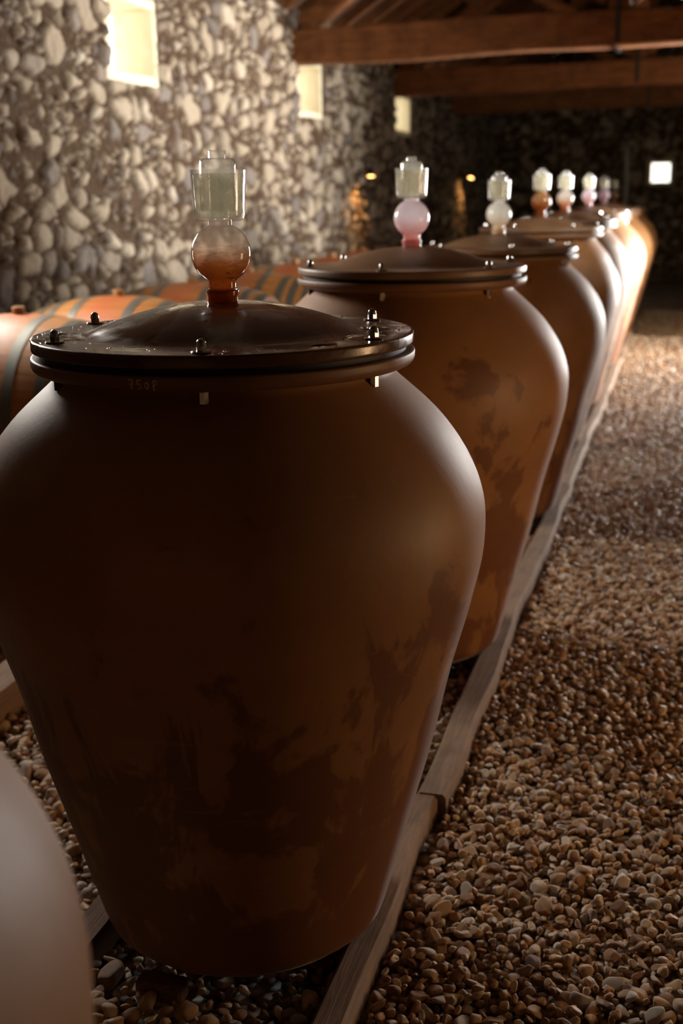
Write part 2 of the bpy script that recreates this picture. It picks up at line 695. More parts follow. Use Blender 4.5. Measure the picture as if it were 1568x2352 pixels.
def lerp_noise(P, sc, seed):
    r = np.random.default_rng(seed)
    g = r.uniform(0, 1, (256, 256))
    q = P * sc
    i = np.floor(q).astype(int)
    f = q - i
    f = f * f * (3 - 2 * f)
    a = g[i[:, 0] % 256, i[:, 1] % 256]
    b_ = g[(i[:, 0] + 1) % 256, i[:, 1] % 256]
    c_ = g[i[:, 0] % 256, (i[:, 1] + 1) % 256]
    d = g[(i[:, 0] + 1) % 256, (i[:, 1] + 1) % 256]
    return (a * (1 - f[:, 0]) + b_ * f[:, 0]) * (1 - f[:, 1]) + (c_ * (1 - f[:, 0]) + d * f[:, 0]) * f[:, 1]


def rubble_wall(name, us, vs, place, holes, seed, cw=.20, ch=.15, relief=.045, top=None):
    """relief mesh of a rubble wall over the grid us x vs; place(u,v,d) -> xyz"""
    us = sorted(set(np.round(us, 4)) | {h[i] for h in holes for i in (0, 1)})
    vs = sorted(set(np.round(vs, 4)) | {h[i] for h in holes for i in (2, 3)})
    us, vs = np.array(us), np.array(vs)
    U, V = np.meshgrid(us, vs, indexing='ij')
    P = np.stack([U.ravel(), V.ravel()], 1)
    warp = np.stack([lerp_noise(P, 4, seed + 1) - .5, lerp_noise(P, 4, seed + 2) - .5], 1) * .10
    warp += np.stack([lerp_noise(P, 13, seed + 5) - .5, lerp_noise(P, 13, seed + 6) - .5], 1) * .045
    f1, e, tone = vor(P + warp, cw, ch, seed)
    f1b, eb, toneb = vor(P + warp * .7, cw * .46, ch * .5, seed + 9)
    # some cells break up into small packing stones
    fine = (np.sin(tone * 531) > .25)
    e = np.where(fine, np.minimum(e, eb * .62), e)
    tone = np.where(fine, toneb, tone)
    s = np.clip((e - .12) / .20, 0, 1)
    s = s * s * (3 - 2 * s)
    d = relief * s * (.45 + .8 * np.abs(np.sin(tone * 91))) + .022 * lerp_noise(P, 19, seed + 3) + .010 * lerp_noise(P, 43, seed + 8) + .05 * lerp_noise(P, 1.2, seed + 4)
    for h in holes:
        m_ = (P[:, 0] > h[0] - .06) & (P[:, 0] < h[1] + .06) & (P[:, 1] > h[2] - .06) & (P[:, 1] < h[3] + .06)
        d = np.where(m_, .03, d)
    X = place(P[:, 0], P[:, 1], d)
    nu, nv = len(us), len(vs)
    I = np.arange(nu * nv).reshape(nu, nv)
    F = np.stack([I[:-1, :-1].ravel(), I[1:, :-1].ravel(), I[1:, 1:].ravel(), I[:-1, 1:].ravel()], 1)
    cu = ((U[:-1, :-1] + U[1:, 1:]) / 2).ravel()
    cv = ((V[:-1, :-1] + V[1:, 1:]) / 2).ravel()
    keep = np.ones(len(F), bool)
    for h in holes:
        keep &= ~((cu > h[0]) & (cu < h[1]) & (cv > h[2]) & (cv < h[3]))
    if top is not None:
        keep &= cv < top(cu)
    F = F[keep]
    me = bpy.data.meshes.new(name)
    me.vertices.add(len(X))
    me.vertices.foreach_set('co', X.astype(np.float32).ravel())
    me.loops.add(len(F) * 4)
    me.loops.foreach_set('vertex_index', F.astype(np.int32).ravel())
    me.polygons.add(len(F))
    me.polygons.foreach_set('loop_start', np.arange(0, len(F) * 4, 4, dtype=np.int32))
    me.update(calc_edges=True)
    me.polygons.foreach_set('use_smooth', [True] * len(F))
    for nm, ar in (('stone', s), ('tone', tone)):
        at = me.attributes.new(nm, 'FLOAT', 'POINT')
        at.data.foreach_set('value', ar.astype(np.float32))
    me.materials.append(M['masonry'])
    o = bpy.data.objects.new(name, me)
    COL.objects.link(o)
    o['kind'] = 'structure'
    return o


# windows of the left wall: (y0, y1, z0, z1)
LW = [(8.07, 8.80, 2.565, 3.05), (12.38, 13.13, 2.555, 3.03), (16.72, 17.58, 2.555, 3.0)]
LSIDE = (4.6, 5.8, 1.85, 2.75)
DOOR = (12.6, 14.6, FLOOR, 2.5)
FILL_DOOR = (3.1, 4.1, FLOOR, 1.95)  # made-up opening for the warm fill
RW = [(6.0, 6.8, 2.6, 3.1), (9.8, 10.6, 2.6, 3.1)]  # high openings made up for the wall fill
EW = (-.79, -.42, 1.85, 2.22)
ys = np.concatenate([np.arange(YB, 5.5, .15), np.arange(5.5, 14.5, .022), np.arange(14.5, 19, .035), np.arange(19, YE + .01, .07)])
zs = np.concatenate([np.arange(FLOOR - .02, .9, .10), np.arange(.9, 3.5, .022)])
rubble_wall('wall_left', ys, zs, lambda u, v_, d: np.stack([XL + d - .03, u, v_], 1), LW + [LSIDE], 3)
rubble_wall('wall_right', np.arange(YB, YE + .01, .09), np.arange(FLOOR - .02, 3.56, .09),
            lambda u, v_, d: np.stack([XR - d + .03, u, v_], 1), [DOOR, FILL_DOOR] + RW, 23)
xs = np.arange(XL, XR + .01, .05)
rubble_wall('wall_back', xs, np.arange(FLOOR - .02, 6.2, .05), lambda u, v_, d: np.stack([u, YE - d + .03, v_], 1), [EW], 43,
            top=lambda u: ZW + .2 + (1 - np.abs(u - XC) / (XR - XC)) * 1.9)
rubble_wall('wall_front', np.arange(XL, XR + .01, .2), np.arange(FLOOR - .02, 6.2, .2), lambda u, v_, d: np.stack([u, YB + d - .03, v_], 1), [], 53,
            top=lambda u: ZW + .2 + (1 - np.abs(u - XC) / (XR - XC)) * 1.9)


def reveal(name, h, side, lab=None, mat='limestone', th=TH, splay=.0):
    """four faces of dressed stone lining an opening: h=(u0,u1,v0,v1)"""
    u0, u1, v0, v1 = h
    k = .07
    mb = MB()
    if side in 'LR':
        sg = -1 if side == 'L' else 1
        X0 = (XL if side == 'L' else XR) - sg * .012
        X1 = X0 + sg * (th + .02)
        cx, dx = (X0 + X1) / 2, abs(X1 - X0)
        mb.box((cx, (u0 + u1) / 2, v1 + k / 2), (dx, u1 - u0 + 2 * k, k), None, .006)
        mb.box((cx, (u0 + u1) / 2, v0 - k / 2), (dx, u1 - u0 + 2 * k, k), None, .006)
        mb.box((cx, u0 - k / 2, (v0 + v1) / 2), (dx, k, v1 - v0), None, .006)
        mb.box((cx, u1 + k / 2, (v0 + v1) / 2), (dx, k, v1 - v0), None, .006)
    else:
        Y0, Y1 = YE - .03, YE + th
        cy, dy = (Y0 + Y1) / 2, Y1 - Y0
        mb.box(((u0 + u1) / 2, cy, v1 + k / 2), (u1 - u0 + 2 * k, dy, k), None, .006)
        mb.box(((u0 + u1) / 2, cy, v0 - k / 2), (u1 - u0 + 2 * k, dy, k), None, .006)
        mb.box((u0 - k / 2, cy, (v0 + v1) / 2), (k, dy, v1 - v0), None, .006)
        mb.box((u1 + k / 2, cy, (v0 + v1) / 2), (k, dy, v1 - v0), None, .006)
    o = mb.build(name, M[mat])
    o['kind'] = 'structure'
    return o


for i, h in enumerate(LW):
    reveal('window_%d' % (i + 1), h, 'L')
reveal('window_4', EW, 'E')
reveal('window_5', LSIDE, 'L')
reveal('door_1', DOOR, 'R')
reveal('added_fill_door', FILL_DOOR, 'R')  # unseen doorway added to let the warm fill through
mb = MB()
for c_, d_ in (((3.55, 3.6, 1.0), (.06, 1.9, 2.3)), ((3.1, 2.65, 1.0), (.95, .06, 2.3)), ((3.1, 4.55, 1.0), (.95, .06, 2.3)), ((3.1, 3.6, 2.15), (.95, 1.9, .06)), ((3.1, 3.6, -.14), (.95, 1.9, .06))):
    mb.box(c_, d_)
o = mb.build('wall_fill_box', M['boards'], smooth=False)  # added box that keeps the sky out of the fill doorway
o['kind'] = 'structure'
reveal('window_6', RW[0], 'R')  # this window and the next are added to hold the wall fill
reveal('window_7', RW[1], 'R')

# floor under the pebbles
fl = new_obj('floor', [(XL - .3, YB - .3, FLOOR), (XR + .3, YB - .3, FLOOR), (XR + .3, YE + .3, FLOOR), (XL - .3, YE + .3, FLOOR)],
             [(0, 1, 2, 3)], M['bed'], smooth=False)
fl['kind'] = 'structure'

# roof: two boarded slopes
RZ = ZW + 2.05
for nm, xa, sg in (('ceiling_left', XL - .35, 1), ('ceiling_right', XR + .35, -1)):
    mb = MB()
    z0 = ZW + .17 - .02
    slope = math.atan2(RZ - ZW, XC - XL)
    L = (XC - xa) / math.cos(slope) * sg
    nb = 22
    for k in range(nb):
        a = L * k / nb
        wdt = L / nb
        cx = xa + sg * math.cos(slope) * (a + wdt / 2)
        cz = z0 - .35 * math.tan(slope) + math.sin(slope) * (a + wdt / 2)
        R = Matrix.Rotation(-sg * slope, 3, 'Y')
        mb.box((cx, (YB + YE) / 2, cz + random.uniform(0, .006)), (wdt + .012, YE - YB + .8, .03), R)
    o = mb.build(nm, M['boards'], smooth=False)
    o['kind'] = 'structure'
slope = math.atan2(RZ - ZW, XC - XL)


def roof_z(x):
    return ZW + .13 - .06 + (1 - abs(x - XC) / (XR - XC)) * (RZ - ZW)


# common rafters: one thing each
n_r = 0
y = 9.45
while y < 24.5:
    for sg in (-1, 1):
        xa = XC + sg * (XR - XC)
        mb = MB()
        a = (xa, 0, roof_z(xa) - .01)
        b_ = (XC + sg * .04, 0, roof_z(XC) - .01)
        mb.bar(a, b_, .085, .11, .006)
        o = mb.build('rafter', M['beam_y'])
        o.location = (0, y + random.uniform(-.02, .02), 0)
        side = 'left' if sg < 0 else 'right'
        tag(o, 'slim brown oak rafter rising from the %s wall to the ridge under the roof boards' % side, 'rafter',
            'common rafters on the %s roof slope' % side)
    y += .62
for sg in (-1, 1):
    for q, word in ((.36, 'lower'), (.72, 'upper')):
        x = XC + sg * (XR - XC) * (1 - q)
        mb = MB()
        mb.bar((x, YB, roof_z(x) - .145), (x, YE, roof_z(x) - .145), .13, .14, .01)
        o = mb.build('purlin', M['beam_y'])
        tag(o, '%s long oak purlin running the length of the %s roof slope' % (word, 'left' if sg < 0 else 'right'), 'purlin', 'roof purlins')
mb = MB()
mb.bar((XC, YB, roof_z(XC) - .12), (XC, YE, roof_z(XC) - .12), .14, .18, .01)
tag(mb.build('ridge_beam', M['beam_y']), 'ridge beam along the peak of the roof above the king posts', 'beam')


def rough_beam(name, x0, x1, w_, h_, zc, seed, parent):
    """tie beam along X with hewn, slightly wavy faces"""
    r = random.Random(seed)
    n = 40
    vs, fs = [], []
    ph = [r.uniform(0, 6) for _ in range(6)]
    for i in range(n + 1):
        x = x0 + (x1 - x0) * i / n
        dz = .018 * math.sin(x * .9 + ph[0]) + .008 * math.sin(x * 3.1 + ph[1])
        dt = .012 * math.sin(x * 1.3 + ph[2])
        dy = .012 * math.sin(x * 1.7 + ph[3])
        c = .018
        hw, hh = w_ / 2, h_ / 2
        for (a, b__) in ((-hw + c, -hh), (hw - c, -hh), (hw, -hh + c), (hw, hh - c), (hw - c, hh), (-hw + c, hh), (-hw, hh - c), (-hw, -hh + c)):
            vs.append((x, a + dy, zc + b__ + (dz if b__ < 0 else dt)))
    for i in range(n):
        for k in range(8):
            fs.append((i * 8 + k, (i + 1) * 8 + k, (i + 1) * 8 + (k + 1) % 8, i * 8 + (k + 1) % 8))
    fs.append(tuple(range(8)))
    fs.append(tuple(n * 8 + k for k in range(7, -1, -1)))
    return new_obj(name, vs, fs, M['beam'], parent, True, 30)


TY = [12.33, 16.75, 21.0]
TL = {12.33: 'roof truss nearest to the camera, ending at the second wall window',
      16.75: 'second roof truss, its tie beam ending at the third wall window',
      21.0: 'dark roof truss farthest down the cellar, before the end wall'}
for k, y in enumerate(TY):
    root = empty('roof_truss', (0, y, 0))
    tag(root, TL.get(y, 'roof truss overhead close to the camera'), 'roof truss', 'trusses across the cellar')
    rough_beam('tie_beam', XL - .12, XR + .12, .27, .335, 3.165, k + 7, root)
    mb = MB()
    mb.bar((XC + .05, 0, 3.33), (XC + .05, 0, roof_z(XC) - .2), .19, .19, .012)
    mb.build('king_post', M['beam'], root)
    for sg in (-1, 1):
        mb = MB()
        mb.bar((XC + sg * 3.12, 0, 3.36), (XC + sg * .1, 0, roof_z(XC) - .22), .17, .19, .012)
        mb.build('principal_rafter', M['beam'], root)
        mb = MB()
        mb.bar((XC + .05 + sg * .1, 0, 3.45), (XC + sg * 1.5, 0, roof_z(XC + sg * 1.5) - .30), .13, .14, .01)
        mb.build('strut', M['beam'], root)
    # iron strap at the foot of the king post
    mb = MB()
    mb.box((XC + .05, -.145, 3.25), (.045, .012, .42), None, .003)
    mb.box((XC + .05, .145, 3.25), (.045, .012, .42), None, .003)
    mb.box((XC + .05, 0, 2.985), (.045, .30, .012), None, .003)
    mb.build('iron_strap', M['black_metal'], root)

# ------------------------------------------------------------------ amphorae
HK = [0, .03, .1, .22, .36, .5, .62, .72, .8, .87, .93, 1.0]
RK = [.322, .338, .364, .406, .456, .498, .541, .5665, .5615, .524, .467, .368]
BODY_H = 1.304   # top of the body, under the rim flange
ZL = 1.394       # top face of the lid flange
LR = .41


def body_prof(hs=1.0, rs=1.0):
    x = np.linspace(0, 1, 90)
    r = hermite(HK, RK, x)
    z = x * BODY_H
    p = [(0, .012), (.22, .010), (.285, .0), (.305, .003)]
    p += [(float(a), float(c)) for a, c in zip(r, z) if c > .02]
    return [(a * rs if c < BODY_H * .9 else a * (rs + (1 - rs) * min(1, (c / BODY_H - .9) / .1)), c * hs) for a, c in p]


def amphora(y, x=-.95, dz=0.0, rs=1.0, rot=0.0, label='', lid='lid_dry', tilt=0.0, bolts=6, detail=True):
    root = empty('amphora', (x, y, 0), 0)
    tag(root, label, 'amphora', 'terracotta amphorae standing in a row')
    hs = (BODY_H + dz) / BODY_H
    r = random.Random(int(y * 100))
    ph = [r.uniform(0, 6) for _ in range(4)]

    def jit(rr, z, a):
        return rr * (1 + .0035 * math.sin(2 * a + ph[0] + z * 2) + .002 * math.sin(3 * a + ph[1] - z * 5))
    bp = body_prof(hs, rs)
    bp += [(.361, bp[-1][1] + .008), (.358, dz + ZL - .0695)]
    bd = MB().lathe(bp, 128 if detail else 72, jit=jit).build('body', M['terracotta'], root)
    bd.rotation_euler.z = rot
    zt = ZL + dz
    # rim flange (part of the jar's mouth)
    z0 = zt - .069
    fp = [(.30, z0 + .001), (.370, z0 - .002), (.385, z0 - .0015), (.397, z0 + .0), (.4035, z0 + .003), (.4080, z0 + .0075), (.4102, z0 + .013), (.4108, z0 + .0155), (.4108, z0 + .0255), (.4104, z0 + .0275), (.4085, z0 + .0298), (.405, z0 + .0302), (.39, z0 + .0302), (.30, z0 + .0302)]
    MB().lathe(fp, 128, close=True).build('rim_flange', M['flange'], root, auto=50)
    MB().lathe([(.30, z0 + .0302), (.392, z0 + .0302), (.392, z0 + .0430), (.30, z0 + .0430)], 96, close=True).build('gasket', M['gasket'], root)
    # lid: flat flange plate that rises into a dome
    lp = [(.0, z0 + .043), (.39, z0 + .043), (.4045, z0 + .0433), (.4075, z0 + .045), (.4085, z0 + .048), (.4088, z0 + .050), (.4088, z0 + .063), (.4084, z0 + .0652), (.4068, z0 + .0678), (.4035, z0 + .0688), (.398, zt)]
    lp += [(.34, zt + .0005), (.305, zt + .001), (.292, zt + .003)]
    for i in range(1, 23):
        q = i / 22
        rr = .288 * (1 - q)
        lp.append((rr, zt + .004 + .061 * (1 - ((1 - q) ** 2)) ** .95 * 1.0))
    lid_o = MB().lathe(lp, 128).build('lid', M[lid], root, auto=60)
    for i in range(bolts):
        a = math.radians(-135 + 360 / bolts * i) + tilt
        bx, by = .370 * math.cos(a), .370 * math.sin(a)
        bo = MB()
        T = Matrix.Translation((bx, by, 0))
        # rod and the lower nut under the flange
        bo.lathe([(0, z0 - .03), (.0045, z0 - .03), (.0045, zt + .01), (0, zt + .01)], 12, T)
        bolt = bo.build('bolt', M['steel'], root)
        if detail:
            w1 = MB().lathe([(0, zt + .001), (.019, zt + .001), (.0195, zt + .0025), (.018, zt + .004), (0, zt + .004)], 24, T)
            w1.build('washer', M['steel'], bolt)
        nb = MB()
        if True:
            nb.lathe([(0, zt + .004), (.0105, zt + .004), (.0105, zt + .014)], 6, T)
            cap = [(.0102, zt + .013)]
            for q in range(0, 7):
                b2 = q / 6 * PI / 2
                cap.append((.0092 * math.cos(b2), zt + .018 + .0092 * math.sin(b2)))
            nb.lathe(cap, 16, T)
            nb.build('cap_nut', M['steel'], bolt)
            ln = MB().lathe([(0, z0 - .026), (.0095, z0 - .026), (.0095, z0 - .004), (0, z0 - .004)], 6, T)
            ln.build('lower_nut', M['steel'], bolt, auto=20)
    return root, zt


def airlock(x, y, z, mat_i, label, fresh=True):
    """blown glass water airlock: origin at the top of the dome"""
    root = empty('glass_airlock', (x, y, z))
    tag(root, label, 'airlock', 'glass airlocks on the amphora lids')
    bm_ = BULBS[mat_i]
    # lower collar seated in the lid
    MB().lathe([(.030, -.012), (.034, -.008), (.033, .008), (.036, .016), (.0355, .021), (.032, .023), (.0295, .019), (.0295, -.008)], 48, close=True).build('collar', bm_, root)
    # stem + round bulb + upper neck in one blown piece (outer and inner skins)
    zc, R = .098, .0640
    pr = []
    for q in range(3):
        pr.append((.030, .016 + q * .004))
    for q in range(5):
        pr.append((.0292 + .0006 * (q % 2), .026 + q * .002))
    a0 = math.asin(.031 / R)
    for q in range(0, 30):
        a = -PI / 2 + a0 + (PI - a0 - math.asin(.0255 / R)) * q / 29
        pr.append((R * math.cos(a), zc + R * math.sin(a)))
    pr += [(.0258, .158), (.0255, .167)]
    MB().lathe(pr, 64).build('bulb', bm_, root)
    # cup: thick clear glass
    z1, z2 = .165, .268
    cup = [(.010, z1), (.046, z1), (.051, z1 + .004), (.0535, z1 + .012), (.0548, z1 + .03), (.0562, z1 + .06), (.0578, z2 - .004), (.0588, z2), (.0575, z2 + .0015), (.0562, z2),
           (.0542, z1 + .06), (.0528, z1 + .03), (.0512, z1 + .013), (.047, z1 + .007), (.0195, z1 + .006), (.0195, z2 - .012), (.0175, z2 - .010), (.0172, z1 + .006), (.010, z1 + .005)]
    MB().lathe(cup, 64, close=True).build('cup', M['glass'], root, auto=50)
    wz = z2 - .007
    MB().lathe([(.0198, z1 + .0065), (.0468, z1 + .0075), (.0509, z1 + .0135), (.0525, z1 + .03), (.0539, z1 + .06), (.0556, wz), (.0400, wz - .0006), (.0399, z1 + .022), (.0198, z1 + .022)],
               64, close=True).build('water', M['cup_water'], root)
    # bell: inverted cap standing in the cup, with its narrower knob
    bell = [(.0385, z1 + .020), (.0385, z2 + .012), (.0372, z2 + .019), (.0335, z2 + .0235), (.0195, z2 + .0245), (.0186, z2 + .028), (.0186, z2 + .0385), (.0172, z2 + .040), (0, z2 + .040),
            (0, z2 + .038), (.0162, z2 + .0378), (.0168, z2 + .036), (.0168, z2 + .0235), (.032, z2 + .0215), (.0352, z2 + .017), (.0365, z2 + .010), (.0365, z1 + .020)]
    MB().lathe(bell, 56, close=True).build('bell_cap', M['glass'], root, auto=50)
    return root


JARS = [  # y, dz, radius scale, lid material, bulb, jar label, airlock label
    (.551, .007, .992, 'lid_dry', None, 'pale grey-brown amphora cut off by the bottom left corner of the photo', None),
    (2.383, 0, 1.0, 'lid', 0, 'big dark terracotta amphora in the foreground with chalked 750P on its rim', 'wine-stained glass airlock with clear cup on the nearest dark wet lid'),
    (4.219, .035, 1.0, 'lid_dry', 1, 'second amphora of the row, its lid flange lit pale on the left', 'milky pink glass airlock on the second amphora'),
    (6.273, .012, 1.0, 'lid_dry', 2, 'third amphora of the row with a milky white airlock on its dome', 'milky white round glass airlock on the third amphora'),
    (8.143, .06, .94, 'lid_dry', 3, 'fourth amphora of the row with an amber airlock on its dome', 'amber-stained glass airlock on the fourth amphora'),
    (9.75, .07, .95, 'lid_dry', 4, 'fifth amphora of the row, airlock bulb white above an orange foot', 'white glass airlock with an orange foot on the fifth amphora'),
    (12.06, .08, 1.0, 'lid_dry', 5, 'sixth amphora, its right flank lit glaring white by the doorway', 'pale lilac grey glass airlock on the sixth amphora'),
    (14.24, .08, 1.0, 'lid_dry', 6, 'seventh amphora of the row, just past the glaring white one', 'bright lilac glass airlock on the seventh amphora'),
    (16.1, .08, 1.0, 'lid_dry', 7, 'farthest amphora at the end of the row, orange-brown on its right edge', 'dim brownish glass airlock on the farthest amphora'),
]
jar_roots = []
for k, (y, dz, rs, lid, bi, lab, alab) in enumerate(JARS):
    root, zt = amphora(y, x=-.978 if k == 0 else -.95, dz=dz, rs=rs, rot=k * 1.3 + .4, label=lab, lid=lid, tilt=0 if k == 1 else k * .37, detail=k < 6)
    jar_roots.append(root)
    if bi is not None:
        airlock(-.95, y, zt + .0655, bi, alab)

# chalk writing 750P on the near jar's rim flange
j1 = jar_roots[1]
GL = {'7': [[(0, 1), (.75, .98), (.45, .5), (.3, -.02)], [(.12, .52), (.72, .56)]],
      '5': [[(.75, 1), (.15, .97), (.12, .55), (.5, .62), (.72, .38), (.6, .1), (.1, .02)]],
      '0': [[(.4, .8), (.15, .6), (.12, .25), (.38, .02), (.65, .2), (.68, .55), (.4, .8)]],
      'P': [[(.2, -.15), (.22, .95)], [(.22, .95), (.6, 1.0), (.72, .72), (.5, .5), (.22, .45)]]}
mb = MB()
ztxt = ZL - .069 + .006
a0 = math.radians(-94.3)
for i, ch in enumerate('750P'):
    for st in GL[ch]:
        pts = []
        for p, q in zip(st[:-1], st[1:]):
            for s_ in range(5):
                u_ = (p[0] + (q[0] - p[0]) * s_ / 5, p[1] + (q[1] - p[1]) * s_ / 5)
                pts.append(u_)
        pts.append(st[-1])
        P3 = []
        for u_, v_ in pts:
            a = a0 + (i * .0158 + u_ * .0125) / .411
            zz = ztxt + v_ * .0175
            rr = .4108 if zz > ZL - .069 + .0145 else (.4100 if zz > ZL - .069 + .0105 else (.4085 if zz > ZL - .069 + .0065 else .4062))
            P3.append((rr * math.cos(a), rr * math.sin(a), zz))
        mb.tube(P3, .0011, 6)
mb.build('chalk_writing', M['chalk'], j1)

# water on the nearest lid: a few puddles and drops
r = random.Random(4)
drops = MB()


def blob(cx, cy, z, rad, hgt, n=14, lob=.2, sx=1, rot=0):
    vs = [(cx, cy, z + hgt)]
    fs = []
    ph = r.uniform(0, 6)
    for ring, (q, hq) in enumerate(((.55, .8), (.88, .4), (1, 0))):
        for k in range(n):
            a = 2 * PI * k / n
            rr = rad * q * (1 + lob * math.sin(3 * a + ph) + lob * .5 * math.sin(5 * a + ph * 2))
            ux, uy = rr * math.cos(a) * sx, rr * math.sin(a)
            vs.append((cx + ux * math.cos(rot) - uy * math.sin(rot), cy + ux * math.sin(rot) + uy * math.cos(rot), z + hgt * hq))
    for k in range(n):
        k2 = (k + 1) % n
        fs.append((0, 1 + k, 1 + k2))
        for g in (0, 1):
            fs.append((1 + g * n + k, 1 + (g + 1) * n + k, 1 + (g + 1) * n + k2, 1 + g * n + k2))
    drops.add(vs, fs)


for _ in range(90):
    a = r.uniform(-PI, PI)
    rr = r.uniform(.305, .398)
    blob(rr * math.cos(a), rr * math.sin(a), ZL + .0005, r.uniform(.0012, .004), r.uniform(.001, .0022), 8, .1)
puddle = MB()
_d = drops
o = drops.build('water_drops', M['water'], j1)
tag(o, 'clear water drops on the lid', kind='stuff')
for (a, rr, rad, sx, rot) in ((-150, .325, .045, 2.2, math.radians(-60)), (-160, .33, .025, 1.8, .2), (-12, .335, .035, 1.6, 1.4), (15, .33, .025, 1.3, 1.0), (-35, .345, .02, 1.5, .8)):
    drops = MB()
    blob(rr * math.cos(math.radians(a)), rr * math.sin(math.radians(a)), ZL + .0006, rad, .003, 28, .22, sx if sx < 1.9 else 1.9, rot)
    drops.build('puddle', M['water'], j1)

# ------------------------------------------------------------------ timber rails under the jars


def timber(name, x0, x1, y0, y1, z0, z1, mat, seed, skew=0.0, bev=.012):
    r = random.Random(seed)
    ph = [r.uniform(0, 6) for _ in range(5)]
    n = max(6, int(abs(y1 - y0) / .08))
    vs, fs = [], []
    for i in range(n + 1):
        q = i / n
        y = y0 + (y1 - y0) * q
        wv = .006 * math.sin(y * 2.1 + ph[0]) + .003 * math.sin(y * 7 + ph[1]) + skew * (q - .5)
        wr = .005 * math.sin(y * 4.1 + ph[2]) + .003 * math.sin(y * 11 + ph[3])
        zt = .004 * math.sin(y * 3 + ph[4])
        a, b_ = x0 + wv, x1 + wv + wr
        c = bev
        for (x, z) in ((a + c, z0), (b_ - c, z0), (b_, z0 + c), (b_, z1 - c + zt), (b_ - c * .8, z1 + zt), (a + c * .8, z1 + zt), (a, z1 - c + zt), (a, z0 + c)):
            vs.append((x, y, z))
    for i in range(n):
        for k in range(8):
            fs.append((i * 8 + k, (i + 1) * 8 + k, (i + 1) * 8 + (k + 1) % 8, i * 8 + (k + 1) % 8))
    fs.append(tuple(range(8)))
    fs.append(tuple(n * 8 + k for k in range(7, -1, -1)))
    return new_obj(name, vs, fs, mat, None, True, 40)


RT = -.004
SEG = [(-.2, 3.025, -.665, -.592, 'nearest squared timber along the right foot of the big foreground amphora'),
       (3.03, 6.9, -.672, -.580, 'second timber of the edging, butted beyond the foreground one beside the second amphora'),
       (6.91, 10.3, -.660, -.588, 'third timber of the edging, grey-white in the light past the third amphora'),
       (10.31, 14.0, -.668, -.584, 'fourth timber of the edging, leading into the bright gravel patch'),
       (14.01, 17.2, -.666, -.588, 'last timber of the edging beside the farthest amphorae')]
for i, (a, b_, x0, x1, lab) in enumerate(SEG):
    o = timber('edging_timber', x0, x1, a, b_, FLOOR, RT if i else RT - .003, M['rail'], 20 + i, [-.012, .0, .006, -.004, 0][i])
    tag(o, lab, 'timber', 'timbers edging the amphora row')
for i, (a, b_) in enumerate(((2.04, 3.4), (3.42, 7.0), (7.02, 10.8), (10.82, 17.2))):
    o = timber('edging_timber', -1.335, -1.250, a, b_, FLOOR, RT, M['rail_dark'], 40 + i)
    tag(o, ['reddish timber glimpsed behind the lower left of the foreground amphora',
            'left-hand timber beneath the second and third amphorae', 'left-hand timber beneath the fourth and fifth amphorae',
            'left-hand timber beneath the farthest amphorae'][i], 'timber', 'timbers under the left side of the row')
mb = MB().box((-1.035, 2.06, -.034), (.11, .05, .05), None, .006)
tag(mb.build('timber_offcut', M['rail_dark']), 'short dark timber piece wedged on the gravel under the foreground amphora', 'timber')

# ------------------------------------------------------------------ barrels
BR, BE, BL = .455, .365, 1.02   # bilge radius, end radius, length


def brad(u):
    return BE + (BR - BE) * (1 - (abs(u) / (BL / 2)) ** 2) ** .9


AX = Matrix.Rotation(PI / 2, 4, 'Y')


def barrel_proto():
    root = empty('wine_barrel', (0, 0, 0))
    pr = []
    for i in range(25):
        u = -BL / 2 + BL * i / 24
        pr.append((brad(u), u))
    inner = [(BE - .03, BL / 2), (BE - .03, BL / 2 - .045), (0, BL / 2 - .045)]
    full = [(0, -BL / 2 + .045), (BE - .03, -BL / 2 + .045), (BE - .03, -BL / 2)] + pr + inner
    MB().lathe(full, 102, AX).build('staves', M['oak'], root, auto=40)
    for u in (-.484, -.395, -.31, -.16, .16, .31, .395, .484):
        hw = .024
        a, b_ = brad(u - hw), brad(u + hw)
        MB().lathe([(a + .0005, u - hw), (a + .003, u - hw), (b_ + .003, u + hw), (b_ + .0005, u + hw)], 96, AX, close=True).build('hoop', M['steel_dull'], root, auto=30)
    T = Matrix.Translation((0, 0, 0))
    MB().lathe([(0, BR - .01), (.026, BR - .01), (.030, BR + .028), (.027, BR + .034), (0, BR + .034)], 24).build('bung', M['cork'], root, auto=30)
    hb = MB().lathe([(0, BL / 2 - .044), (BE - .035, BL / 2 - .044), (BE - .035, BL / 2 - .038), (0, BL / 2 - .038)], 48, AX)
    hb.build('head', M['oak'], root, auto=30)
    return root


proto = barrel_proto()
BY = [4.94, 5.979, 7.018, 8.057, 9.10, 10.14, 11.18]
BLAB = ['bright orange oak barrel at the left edge of the photo with a pale bung',
        'orange oak barrel seen just left of the dark dome lid', 'barrel behind the dome lid, left of the wine-stained airlock',
        'brown oak barrel between the wine-stained airlock and the second amphora', 'barrel behind the left flange of the second amphora',
        'barrel showing as an orange strip beside the pink airlock foot', 'last barrel of the row behind the third amphora']
for i, y in enumerate(BY):
    o = proto if i == 0 else copy_tree(proto)
    o.location = (-3.0, y, 1.16 - BR)
    for ch in o.children:
        ch.rotation_euler.x = 0
    tag(o, BLAB[i], 'barrel', 'oak barrels lying along the stone wall')
for x, lab in ((-2.66, 'near'), (-3.34, 'wall-side')):
    o = timber('barrel_rail', x - .06, x + .06, 3.2, 11.9, FLOOR, 1.16 - BR - brad(.28) - .008, M['rail'], int(-x * 10))
    tag(o, '%s long timber the lying barrels rest on' % lab, 'timber', 'rails carrying the barrels')
o = timber('kerb_timber', -2.32, -2.16, 2.2, 12, FLOOR, .055, M['rail'], 77)
tag(o, 'pale brown timber along the gravel path in front of the barrels', 'timber')

# ------------------------------------------------------------------ wall spot lamps


